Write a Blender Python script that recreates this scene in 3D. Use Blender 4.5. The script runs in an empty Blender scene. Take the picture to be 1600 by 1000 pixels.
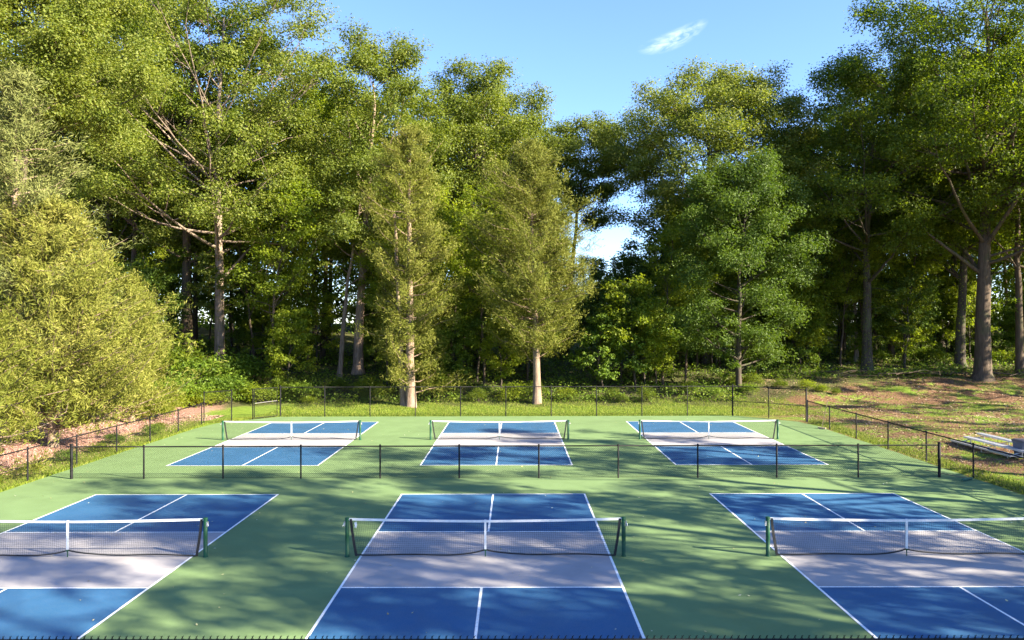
import bpy, math, random
import numpy as np
from mathutils import Vector
D = bpy.data
scene = bpy.context.scene
COL = scene.collection
R_ = math.radians

# ------------------------------------------------------------------ camera
FPX, UC, VH, CX, CH = 1179.5, 800.0, 505.8, 0.713, 5.65
cam = D.objects.new('camera', D.cameras.new('camera'))
COL.objects.link(cam)
cam.data.sensor_width = 36.0
cam.data.lens = 36.0 * FPX / 1600.0
cam.data.clip_start, cam.data.clip_end = 0.1, 8000
cam.location = (CX, 0, CH)
cam.rotation_euler = (R_(90.28), R_(0.14), R_(0.17))
scene.camera = cam

# ------------------------------------------------------------------ world, sun, exposure
SUN_EL, SUN_BEHIND = 28.0, 25.0          # elevation; degrees behind the line running right of the camera
world = D.worlds.new('World'); scene.world = world
world.use_nodes = True
wt = world.node_tree; wn, wl = wt.nodes, wt.links
wn.clear()
wo = wn.new('ShaderNodeOutputWorld'); wb = wn.new('ShaderNodeBackground')
sky = wn.new('ShaderNodeTexSky'); sky.sky_type = 'NISHITA'; sky.sun_disc = False
sky.sun_elevation = R_(SUN_EL); sky.sun_rotation = R_(90 + SUN_BEHIND)
sky.air_density, sky.dust_density, sky.ozone_density = 1.0, 0.15, 1.6
wb.inputs['Strength'].default_value = 0.070
# one small wisp of cloud high over the woods
tc = wn.new('ShaderNodeTexCoord')
wd = Vector(((1050 - 800) / FPX, 1.0, (505.8 - 62) / FPX)).normalized()
wr = Vector((1.0, -wd.x / wd.y, 0.36)).normalized()
wr = (wr - wd * wr.dot(wd)).normalized()
wu = wd.cross(wr).normalized()
def wdot(v):
    n = wn.new('ShaderNodeVectorMath'); n.operation = 'DOT_PRODUCT'
    wl.new(tc.outputs['Generated'], n.inputs[0]); n.inputs[1].default_value = v
    return n.outputs['Value']
def wmath(op, a, b=None, c=None):
    n = wn.new('ShaderNodeMath'); n.operation = op
    for i, q in enumerate((a, b, c)):
        if q is None: continue
        if isinstance(q, (int, float)): n.inputs[i].default_value = q
        else: wl.new(q, n.inputs[i])
    return n.outputs[0]
nz = wn.new('ShaderNodeTexNoise'); nz.inputs['Scale'].default_value = 1.0; nz.inputs['Detail'].default_value = 8
nz.inputs['Roughness'].default_value = 0.62; nz.inputs['Distortion'].default_value = 0.8
a0 = wdot(wr); b0 = wmath('SUBTRACT', wdot(wu), wmath('MULTIPLY', wmath('MULTIPLY', a0, a0), -2.2))
cv = wn.new('ShaderNodeCombineXYZ'); wl.new(wmath('MULTIPLY', a0, 42.0), cv.inputs[0]); wl.new(wmath('MULTIPLY', b0, 120.0), cv.inputs[1])
wl.new(cv.outputs[0], nz.inputs['Vector'])
a_ = wmath('DIVIDE', a0, 0.046); b_ = wmath('DIVIDE', b0, 0.0125)
fwd = wmath('GREATER_THAN', wdot(wd), 0.5)
rr = wmath('ADD', wmath('MULTIPLY', a_, a_), wmath('MULTIPLY', b_, b_))
def wclamp(v):
    n = wn.new('ShaderNodeClamp'); wl.new(v, n.inputs[0]); return n.outputs[0]
core = wmath('POWER', wclamp(wmath('SUBTRACT', 1.0, rr)), 1.3)
tex = wclamp(wmath('MULTIPLY', wmath('SUBTRACT', nz.outputs['Fac'], 0.38), 2.6))
clampn = wn.new('ShaderNodeClamp'); wl.new(wmath('MULTIPLY', wmath('MULTIPLY', wmath('MULTIPLY', core, tex), 0.72), fwd), clampn.inputs[0])
mixc = wn.new('ShaderNodeMix'); mixc.data_type = 'RGBA'
tint = wn.new('ShaderNodeMix'); tint.data_type = 'RGBA'; tint.blend_type = 'MULTIPLY'
tint.inputs[0].default_value = 1.0; tint.inputs[7].default_value = (0.72, 0.85, 1.18, 1)
wl.new(sky.outputs[0], tint.inputs[6])
wl.new(clampn.outputs[0], mixc.inputs[0]); wl.new(tint.outputs[2], mixc.inputs[6])
mixc.inputs[7].default_value = (5.2, 5.6, 6.0, 1)
wl.new(mixc.outputs[2], wb.inputs['Color']); wl.new(wb.outputs[0], wo.inputs['Surface'])

sl = D.lights.new('sun', 'SUN'); sl.energy = 5.0; sl.angle = R_(0.53); sl.color = (1.0, 0.90, 0.69)
sun = D.objects.new('sun', sl); COL.objects.link(sun)
sdir = Vector((math.cos(R_(SUN_EL)) * math.cos(R_(SUN_BEHIND)), -math.cos(R_(SUN_EL)) * math.sin(R_(SUN_BEHIND)), math.sin(R_(SUN_EL))))
sun.rotation_euler = sdir.to_track_quat('Z', 'Y').to_euler()
sun.location = (40, -10, 60)
scene.view_settings.view_transform = 'Standard'
scene.view_settings.look = 'None'
scene.view_settings.exposure = 2.4
scene.view_settings.gamma = 1.0
scene.render.engine = 'CYCLES'

# ------------------------------------------------------------------ helpers
def tag(o, label=None, cat=None, group=None, kind=None):
    if label: o['label'] = label
    if cat: o['category'] = cat
    if group: o['group'] = group
    if kind: o['kind'] = kind
    return o
def empty(name, loc, label=None, cat=None, group=None, rz=0.0):
    o = D.objects.new(name, None); COL.objects.link(o)
    o.location = loc; o.rotation_euler = (0, 0, rz); o.empty_display_size = 0.3
    return tag(o, label, cat, group)
def mesh_np(name, V, F4=None, F3=None, smooth=False):
    me = D.meshes.new(name)
    V = np.asarray(V, np.float32).reshape(-1, 3)
    F4 = np.zeros((0, 4), np.int32) if F4 is None else np.asarray(F4, np.int32).reshape(-1, 4)
    F3 = np.zeros((0, 3), np.int32) if F3 is None else np.asarray(F3, np.int32).reshape(-1, 3)
    me.vertices.add(len(V)); me.vertices.foreach_set('co', V.ravel())
    loops = np.concatenate([F4.ravel(), F3.ravel()])
    me.loops.add(len(loops)); me.loops.foreach_set('vertex_index', loops)
    starts = np.concatenate([np.arange(len(F4)) * 4, len(F4) * 4 + np.arange(len(F3)) * 3]).astype(np.int32)
    me.polygons.add(len(starts)); me.polygons.foreach_set('loop_start', starts)
    me.polygons.foreach_set('use_smooth', np.full(len(starts), smooth))
    me.update(calc_edges=True); me.validate()
    return me
def link(name, me, mat, parent=None, loc=(0, 0, 0)):
    o = D.objects.new(name, me); COL.objects.link(o)
    if mat is not None and not me.materials: me.materials.append(mat)
    o.parent = parent; o.location = loc
    return o
class MB:
    """collects boxes, bars and tubes into one mesh"""
    def __init__(s): s.V = []; s.Q = []; s.T = []; s.n = 0
    def add(s, V, Q=(), T=()):
        V = np.asarray(V, float).reshape(-1, 3); s.V.append(V)
        if len(Q): s.Q.append(np.asarray(Q, int).reshape(-1, 4) + s.n)
        if len(T): s.T.append(np.asarray(T, int).reshape(-1, 3) + s.n)
        s.n += len(V)
    def box(s, c, d, rz=0.0):
        c = np.array(c, float); h = np.array(d, float) / 2
        P = np.array([(x, y, z) for x in (-1, 1) for y in (-1, 1) for z in (-1, 1)], float) * h
        ca, sa = math.cos(rz), math.sin(rz)
        P = np.stack([P[:, 0] * ca - P[:, 1] * sa, P[:, 0] * sa + P[:, 1] * ca, P[:, 2]], 1) + c
        s.add(P, [(0, 1, 3, 2), (4, 6, 7, 5), (0, 4, 5, 1), (2, 3, 7, 6), (0, 2, 6, 4), (1, 5, 7, 3)])
    def tube(s, P, r, k=8, cap=True, phase=0.0):
        P = np.asarray(P, float).reshape(-1, 3); n = len(P)
        r = np.full(n, r, float) if np.isscalar(r) else np.asarray(r, float)
        T = np.gradient(P, axis=0); T /= np.linalg.norm(T, axis=1)[:, None] + 1e-12
        ref = np.array([0, 0, 1.0]) if abs(T[:, 2]).mean() < 0.8 else np.array([1.0, 0, 0])
        U = np.cross(T, ref); U /= np.linalg.norm(U, axis=1)[:, None] + 1e-12
        W = np.cross(T, U)
        a = np.arange(k) * 2 * math.pi / k + phase
        V = P[:, None, :] + r[:, None, None] * (np.cos(a)[None, :, None] * U[:, None, :] + np.sin(a)[None, :, None] * W[:, None, :])
        i = np.arange(n - 1)[:, None] * k; j = np.arange(k)[None, :]; j2 = (j + 1) % k
        Q = np.stack([i + j, i + j2, i + k + j2, i + k + j], -1).reshape(-1, 4)
        s.add(V.reshape(-1, 3), Q)
        if cap:
            o = s.n - n * k
            for base, c in ((0, P[0]), ((n - 1) * k, P[-1])):
                s.V.append(c.reshape(1, 3)); ci = s.n; s.n += 1
                s.T.append(np.array([(o + base + q, o + base + (q + 1) % k, ci) for q in range(k)]))
    def mesh(s, name, smooth=False):
        return mesh_np(name, np.concatenate(s.V), np.concatenate(s.Q) if s.Q else None, np.concatenate(s.T) if s.T else None, smooth)
    def build(s, name, mat, parent=None, loc=(0, 0, 0), smooth=False):
        return link(name, s.mesh(name, smooth), mat, parent, loc)
def copy_tree(src, **kw):
    r = src.copy(); COL.objects.link(r)
    for ch in list(src.children):
        c = ch.copy(); COL.objects.link(c); c.parent = r
        for g in list(ch.children):
            d = g.copy(); COL.objects.link(d); d.parent = c
    return r

# ------------------------------------------------------------------ terrain
def smooth01(t): t = np.clip(t, 0, 1); return t * t * (3 - 2 * t)
def terrain(x, y):
    x = np.asarray(x, float); y = np.asarray(y, float)
    h = 0.15 * np.clip(y - 51.5, 0, 14) * smooth01((y - 50) / 5) + 0.045 * np.clip(y - 65.5, 0, 60)
    h = h + 0.10 * np.clip(-18.2 - x, 0, 9) + 0.012 * np.clip(x - 19, 0, 30)
    out = np.maximum(np.maximum((-17.6 - x), (x - 18.2)), (y - 47.2))
    m = smooth01(out / 3)
    h = h + m * (0.07 * np.sin(x * 0.9 + 1.3 * np.sin(y * 0.5)) * np.cos(y * 0.8) + 0.05 * np.sin(x * 2.3 + y * 1.7))
    h = np.where(out < 0.0, -0.03, h - 0.03 * (1 - m))
    return h
def ux(u, Y): return CX + (u - UC) / FPX * Y
def vz(v, Y): return CH + (VH - v) / FPX * Y

# ------------------------------------------------------------------ materials
class NT:
    def __init__(s, name):
        s.m = D.materials.new(name); s.m.use_nodes = True
        s.t = s.m.node_tree; s.t.nodes.clear()
        s.out = s.t.nodes.new('ShaderNodeOutputMaterial')
    def n(s, typ, **kw):
        nd = s.t.nodes.new(typ)
        for k, v in kw.items(): setattr(nd, k, v)
        return nd
    def put(s, nd, idx, v):
        if v is None: return
        if hasattr(v, 'is_output'): s.t.links.new(v, nd.inputs[idx])
        else: nd.inputs[idx].default_value = v
    def math(s, op, a, b=None, c=None, clamp=False):
        nd = s.n('ShaderNodeMath', operation=op, use_clamp=clamp)
        for i, v in enumerate((a, b, c)): s.put(nd, i, v)
        return nd.outputs[0]
    def noise(s, scale, detail=4, rough=0.55, vec=None, dist=0.0):
        nd = s.n('ShaderNodeTexNoise'); s.put(nd, 'Scale', scale); s.put(nd, 'Detail', detail)
        s.put(nd, 'Roughness', rough); s.put(nd, 'Distortion', dist)
        if vec is not None: s.put(nd, 'Vector', vec)
        return nd.outputs['Fac']
    def ramp(s, f, stops):
        nd = s.n('ShaderNodeValToRGB'); s.put(nd, 0, f)
        e = nd.color_ramp.elements
        while len(e) < len(stops): e.new(0.5)
        for i, (p, c) in enumerate(stops): e[i].position = p; e[i].color = (*c, 1)
        return nd.outputs[0]
    def mix(s, f, a, b, blend='MIX'):
        nd = s.n('ShaderNodeMix', data_type='RGBA', blend_type=blend)
        s.put(nd, 0, f)
        for i, v in ((6, a), (7, b)):
            if isinstance(v, tuple) and len(v) == 3: v = (*v, 1)
            s.put(nd, i, v)
        return nd.outputs[2]
    def rng(s, v, a, b, c=0.0, d=1.0, smooth=True):
        nd = s.n('ShaderNodeMapRange', interpolation_type='SMOOTHSTEP' if smooth else 'LINEAR')
        for i, q in enumerate((v, a, b, c, d)): s.put(nd, i, q)
        return nd.outputs[0]
    def pbr(s, col, rough=0.6, metal=0.0, spec=0.5, bump=None, bstr=0.3, bdist=0.02):
        b = s.n('ShaderNodeBsdfPrincipled')
        if isinstance(col, tuple) and len(col) == 3: col = (*col, 1)
        s.put(b, 'Base Color', col); s.put(b, 'Roughness', rough); s.put(b, 'Metallic', metal)
        s.put(b, 'Specular IOR Level', spec)
        if bump is not None:
            bn = s.n('ShaderNodeBump'); s.put(bn, 'Height', bump); bn.inputs['Strength'].default_value = bstr
            bn.inputs['Distance'].default_value = bdist
            s.t.links.new(bn.outputs[0], b.inputs['Normal'])
        return b.outputs[0]
    def done(s, shader):
        s.t.links.new(shader, s.out.inputs['Surface']); return s.m
    def pos(s): return s.n('ShaderNodeNewGeometry').outputs['Position']
    def obj(s): return s.n('ShaderNodeTexCoord').outputs['Object']
    def xyz(s, v):
        nd = s.n('ShaderNodeSeparateXYZ'); s.put(nd, 0, v); return nd.outputs

def leaf_mat(name, dark, mid, light, transl=0.38, tcol=None, rough=0.55, spec=0.3):
    t = NT(name)
    isl = t.n('ShaderNodeNewGeometry').outputs['Random Per Island']
    oi = t.n('ShaderNodeObjectInfo').outputs['Random']
    big = t.noise(0.35, 2, vec=t.pos())
    f = t.math('ADD', t.math('MULTIPLY', isl, 0.55), t.math('MULTIPLY', big, 0.6))
    f = t.math('ADD', f, t.math('MULTIPLY_ADD', oi, 0.24, -0.22), clamp=True)
    c = t.ramp(f, [(0.0, dark), (0.5, mid), (1.0, light)])
    p = t.pbr(c, rough, 0, spec)
    tr = t.n('ShaderNodeBsdfTranslucent')
    tc_ = t.mix(1.0, c, tcol or (1.5, 1.5, 0.6), 'MULTIPLY')
    t.put(tr, 'Color', tc_)
    mx = t.n('ShaderNodeMixShader'); t.put(mx, 0, transl); t.put(mx, 1, p); t.put(mx, 2, tr.outputs[0])
    return t.done(mx.outputs[0])

def bark_mat(name, dark, light, scale=6.0, moss=0.0):
    t = NT(name); o = t.obj(); x = t.xyz(o)
    cb = t.n('ShaderNodeCombineXYZ'); t.put(cb, 0, t.math('MULTIPLY', x[0], 1.0)); t.put(cb, 1, x[1]); t.put(cb, 2, t.math('MULTIPLY', x[2], 0.16))
    n1 = t.noise(scale, 6, 0.65, cb.outputs[0], 0.5); n2 = t.noise(0.8, 3, vec=o)
    c = t.ramp(n1, [(0.3, dark), (0.7, light)])
    c = t.mix(t.math('MULTIPLY', t.rng(n2, 0.4, 0.7), 0.45), c, tuple(q * 0.7 for q in light))
    if moss: c = t.mix(t.math('MULTIPLY', t.rng(t.noise(1.3, 4, vec=o), 0.5, 0.65), moss), c, (0.06, 0.09, 0.025))
    return t.done(t.pbr(c, 0.9, 0, 0.2, n1, 0.9, 0.05))

M = {}
M['leaf_oak'] = leaf_mat('leaf_oak', (0.054, 0.086, 0.010), (0.132, 0.168, 0.020), (0.26, 0.268, 0.062), 0.46)
M['leaf_dark'] = leaf_mat('leaf_dark', (0.042, 0.070, 0.007), (0.100, 0.145, 0.013), (0.19, 0.22, 0.026), 0.52, (1.9, 1.8, 0.5))
M['leaf_fresh'] = leaf_mat('leaf_fresh', (0.028, 0.058, 0.007), (0.070, 0.118, 0.012), (0.14, 0.19, 0.024), 0.42)
M['leaf_gold'] = leaf_mat('leaf_gold', (0.07, 0.11, 0.008), (0.17, 0.22, 0.014), (0.31, 0.33, 0.030), 0.55)
M['leaf_cedar'] = leaf_mat('leaf_cedar', (0.066, 0.086, 0.009), (0.145, 0.156, 0.020), (0.27, 0.25, 0.062), 0.28, (1.2, 1.2, 0.6), 0.65, 0.2)
M['leaf_cedar_grey'] = leaf_mat('leaf_cedar_grey', (0.075, 0.095, 0.022), (0.155, 0.168, 0.045), (0.28, 0.275, 0.10), 0.26, (1.1, 1.15, 0.7), 0.65, 0.2)
M['leaf_shrub'] = leaf_mat('leaf_shrub', (0.045, 0.09, 0.008), (0.115, 0.18, 0.016), (0.24, 0.30, 0.032), 0.42)
M['bark_grey'] = bark_mat('bark_grey', (0.038, 0.027, 0.019), (0.13, 0.095, 0.07), 6, 0.25)
M['bark_pale'] = bark_mat('bark_pale', (0.10, 0.075, 0.055), (0.32, 0.24, 0.19), 7, 0.1)
M['bark_dark'] = bark_mat('bark_dark', (0.028, 0.022, 0.017), (0.10, 0.08, 0.06), 6, 0.45)
M['bark_cedar'] = bark_mat('bark_cedar', (0.10, 0.064, 0.044), (0.33, 0.24, 0.178), 8)
M['bark_dead'] = bark_mat('bark_dead', (0.16, 0.12, 0.09), (0.42, 0.34, 0.27), 9)

def court_paint(name, col, rough=0.8, spec=0.08):
    t = NT(name); p = t.pos()
    a = t.noise(1.1, 5, 0.6, p); b = t.noise(38, 3, 0.7, p); g = t.noise(160, 2, 0.6, p); st = t.noise(0.33, 4, 0.6, p, 1.0)
    c = t.mix(t.math('MULTIPLY', t.rng(a, 0.35, 0.7), 0.20), col, tuple(min(1, q * 1.5 + 0.02) for q in col))
    c = t.mix(t.math('MULTIPLY', t.rng(st, 0.50, 0.70), 0.38), c, tuple(q * 0.68 for q in col))
    c = t.mix(t.math('MULTIPLY', t.rng(g, 0.4, 0.65), 0.18), c, (0.30, 0.30, 0.28))
    c = t.mix(t.math('MULTIPLY', t.rng(b, 0.62, 0.78), 0.35), c, tuple(q * 0.55 for q in col))
    # thin scuffs and ball marks
    mp = t.n('ShaderNodeMapping'); t.put(mp, 0, p); mp.inputs['Rotation'].default_value = (0, 0, 0.6); mp.inputs['Scale'].default_value = (1.2, 9.0, 1.0)
    sc = t.noise(2.4, 5, 0.7, mp.outputs[0], 0.8)
    c = t.mix(t.math('MULTIPLY', t.rng(sc, 0.66, 0.74), 0.40), c, tuple(min(1, q * 1.25 + 0.10) for q in col))
    vo = t.n('ShaderNodeTexVoronoi'); t.put(vo, 'Vector', p); t.put(vo, 'Scale', 1.3)
    c = t.mix(t.math('MULTIPLY', t.rng(vo.outputs['Distance'], 0.030, 0.045, 1.0, 0.0), 0.5), c, tuple(q * 0.5 + 0.03 for q in col))
    r = t.rng(a, 0.3, 0.7, rough - 0.06, rough + 0.08)
    return t.done(t.pbr(c, r, 0, spec, g, 0.12, 0.002))
M['court_green'] = court_paint('court_green', (0.113, 0.180, 0.066))
M['court_blue'] = court_paint('court_blue', (0.005, 0.075, 0.180), 0.62, 0.3)
M['court_lilac'] = court_paint('court_lilac', (0.30, 0.28, 0.285))
t = NT('line_white'); c = t.mix(t.rng(t.noise(1.7, 5, 0.7, t.pos()), 0.5, 0.7, 0.0, 0.35), t.ramp(t.noise(30, 4, 0.7, t.pos()), [(0.32, (0.45, 0.45, 0.45)), (0.48, (0.80, 0.80, 0.78))]), (0.42, 0.43, 0.42)); M['line_white'] = t.done(t.pbr(c, 0.6))

# ground: grass, mulch, bare litter laid out by where they lie in the place
t = NT('ground_soil'); p = t.pos(); X, Y_, Z = t.xyz(p)
n1 = t.noise(0.35, 4, 0.6, p); n2 = t.noise(2.4, 5, 0.65, p); n3 = t.noise(14, 4, 0.7, p); n4 = t.noise(55, 3, 0.7, p)
grass = t.ramp(t.math('MULTIPLY_ADD', n3, 0.6, t.math('MULTIPLY', n2, 0.4)), [(0.3, (0.055, 0.095, 0.014)), (0.5, (0.13, 0.20, 0.022)), (0.7, (0.26, 0.28, 0.05))])
litter = t.ramp(n3, [(0.28, (0.05, 0.030, 0.018)), (0.5, (0.15, 0.080, 0.045)), (0.7, (0.29, 0.175, 0.11))])
mulch = t.ramp(n4, [(0.3, (0.13, 0.06, 0.045)), (0.5, (0.33, 0.18, 0.14)), (0.7, (0.52, 0.33, 0.27))])
forest = t.ramp(n3, [(0.3, (0.025, 0.030, 0.010)), (0.55, (0.075, 0.075, 0.028)), (0.75, (0.14, 0.11, 0.06))])
# right side: patchy litter and grass
rmask = t.rng(t.math('MULTIPLY_ADD', n2, 0.45, t.math('MULTIPLY', n1, 0.65)), 0.51, 0.62)
right = t.mix(rmask, litter, grass)
strip = t.mix(t.math('MULTIPLY', t.rng(n2, 0.58, 0.7), 0.5), grass, litter)
lx = t.math('MULTIPLY_ADD', n2, 2.2, X)
left = t.mix(t.rng(lx, -18.3, -17.2), mulch, grass)
col = t.mix(t.rng(t.math('MULTIPLY_ADD', n1, 6.0, X), 14.5, 22.5), strip, right)
col = t.mix(t.rng(X, -13.5, -15.0), col, left)
fy = t.math('MULTIPLY_ADD', n1, 7.0, Y_); edge = t.rng(X, 14.0, 34.0, 0.0, 8.0)
col = t.mix(t.rng(t.math('SUBTRACT', fy, edge), 54.0, 56.5), col, forest)
M['ground'] = t.done(t.pbr(col, 0.95, 0, 0.15, t.math('MULTIPLY_ADD', n4, 0.4, n3), 0.8, 0.06))

def simple(name, col, rough=0.5, metal=0.0, spec=0.5, var=0.25, sc=12.0):
    t = NT(name); n = t.noise(sc, 4, 0.6, t.obj())
    c = t.mix(t.rng(n, 0.35, 0.7, 0.0, var), col, tuple(q * 0.55 + 0.02 for q in col))
    return t.done(t.pbr(c, rough, metal, spec, n, 0.1, 0.003))
M['fence_black'] = simple('fence_black', (0.005, 0.005, 0.006), 0.6, 0, 0.18, 0.0)
M['net_green'] = simple('net_green', (0.005, 0.055, 0.022), 0.5, 0, 0.3)
M['net_black'] = simple('net_black', (0.012, 0.012, 0.014), 0.8)
M['net_white'] = simple('net_white', (0.74, 0.74, 0.73), 0.75)
M['rail_grey'] = simple('rail_grey', (0.13, 0.12, 0.115), 0.6, 0.2)
M['steel'] = simple('steel', (0.55, 0.55, 0.56), 0.38, 0.8)
M['aluminium'] = simple('aluminium', (0.50, 0.50, 0.53), 0.45, 0.35)
M['bin_grey'] = simple('bin_grey', (0.10, 0.11, 0.15), 0.6)
M['bin_lid'] = simple('bin_lid', (0.05, 0.05, 0.07), 0.5)
M['broom_green'] = simple('broom_green', (0.012, 0.10, 0.075), 0.5)
M['broom_tan'] = simple('broom_tan', (0.42, 0.34, 0.24), 0.8)
M['broom_wood'] = simple('broom_wood', (0.16, 0.11, 0.07), 0.6)
M['ball'] = simple('leaf_litter', (0.30, 0.22, 0.12), 0.8)
def multi(name, stops, rough=0.85, tr=0.0):
    t = NT(name); c = t.ramp(t.n('ShaderNodeNewGeometry').outputs['Random Per Island'], stops)
    s = t.pbr(c, rough, 0, 0.2)
    if tr:
        b = t.n('ShaderNodeBsdfTranslucent'); t.put(b, 'Color', c)
        mx = t.n('ShaderNodeMixShader'); t.put(mx, 0, tr); t.put(mx, 1, s); t.put(mx, 2, b.outputs[0]); s = mx.outputs[0]
    return t.done(s)
M['litter'] = multi('litter', [(0, (0.07, 0.04, 0.024)), (0.4, (0.17, 0.10, 0.06)), (0.8, (0.33, 0.22, 0.14)), (1, (0.5, 0.40, 0.28))])
M['grass'] = multi('grass', [(0, (0.075, 0.13, 0.014)), (0.5, (0.18, 0.25, 0.022)), (0.85, (0.30, 0.34, 0.05)), (1, (0.40, 0.38, 0.13))], 0.7, 0.4)
M['bits'] = multi('bits', [(0, (0.28, 0.20, 0.10)), (0.6, (0.5, 0.45, 0.2)), (1, (0.7, 0.66, 0.5))])
M['chips'] = multi('chips', [(0, (0.14, 0.07, 0.05)), (0.5, (0.38, 0.21, 0.165)), (1, (0.62, 0.43, 0.35))])

# ------------------------------------------------------------------ ground sheet, court pavement, paint
def axis(lo, hi, step, far):
    mid = np.arange(lo, hi + 1e-6, step); g = [step]
    while sum(g) < far: g.append(g[-1] * 1.35)
    e = np.cumsum(g)
    return np.concatenate([(lo - e)[::-1], mid, hi + e])
gx = axis(-60, 75, 0.6, 2500); gy = axis(-12, 125, 0.6, 2500)
GX, GY = np.meshgrid(gx, gy)
GZ = terrain(GX, GY)
nx, ny = len(gx), len(gy)
ii = (np.arange(ny - 1)[:, None] * nx + np.arange(nx - 1)[None, :]).ravel()
me = mesh_np('ground', np.stack([GX, GY, GZ], -1).reshape(-1, 3), np.stack([ii, ii + 1, ii + nx + 1, ii + nx], 1), smooth=True)
tag(link('ground', me, M['ground']), kind='structure')

def edgejit(a, b, n, amp, rs):
    a = np.array(a, float); b = np.array(b, float); ts = np.linspace(0, 1, n, endpoint=False)
    d = (b - a) / np.linalg.norm(b - a); nn = np.array([-d[1], d[0]])
    return [tuple(a + (b - a) * t + nn * rs.normal(0, amp)) for t in ts]
rs = np.random.RandomState(5)
corners = [(-16.65, 3.0), (17.35, 3.0), (17.30, 41.2), (16.9, 43.2), (14.3, 46.05), (-13.6, 46.0), (-16.2, 43.3), (-16.6, 40.5)]
out = []
for i in range(len(corners)):
    a, b = corners[i], corners[(i + 1) % len(corners)]
    out += edgejit(a, b, max(2, int(math.dist(a, b) / 0.5)), 0.025, rs)
n = len(out)
V = [(x, y, 0.012) for x, y in out] + [(x, y, -0.10) for x, y in out] + [(0.3, 24, 0.012)]
me = mesh_np('court_pavement', V, [(i, n + i, n + (i + 1) % n, (i + 1) % n) for i in range(n)], [(i, (i + 1) % n, 2 * n) for i in range(n)])
tag(link('court_pavement', me, M['court_green']), kind='structure')

W2, L = 3.048, 13.411
COURTS = [(-10.14, 25.02), (0.0, 25.02), (10.19, 25.02), (-10.15, 43.47), (-0.02, 43.47), (10.16, 43.47)]
def sheet(name, rects, z, mat, loc):
    mb = MB()
    for x0, x1, y0, y1 in rects: mb.add([(x0, y0, z), (x1, y0, z), (x1, y1, z), (x0, y1, z)], [(0, 1, 2, 3)])
    return tag(mb.build(name, mat, loc=loc), kind='structure')
for cx, yf in COURTS:
    yn = yf - L; k1, k2 = yf - 4.572, yf - 8.839; lw = 0.055; loc = (0, 0, 0)
    sheet('court_paint_blue', [(cx - W2, cx + W2, yn, k2), (cx - W2, cx + W2, k1, yf)], 0.016, M['court_blue'], loc)
    sheet('court_paint_grey', [(cx - W2, cx + W2, k2, k1)], 0.016, M['court_lilac'], loc)
    r = [(cx - W2, cx - W2 + lw, yn, yf), (cx + W2 - lw, cx + W2, yn, yf)]
    for y in (yn, yf - lw): r.append((cx - W2 + lw, cx + W2 - lw, y, y + lw))
    for y in (k2 - lw, k1): r.append((cx - W2 + lw, cx + W2 - lw, y, y + lw))
    r += [(cx - lw / 2, cx + lw / 2, yn + lw, k2 - lw), (cx - lw / 2, cx + lw / 2, k1 + lw, yf - lw)]
    sheet('court_lines', r, 0.020, M['line_white'], loc)

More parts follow.
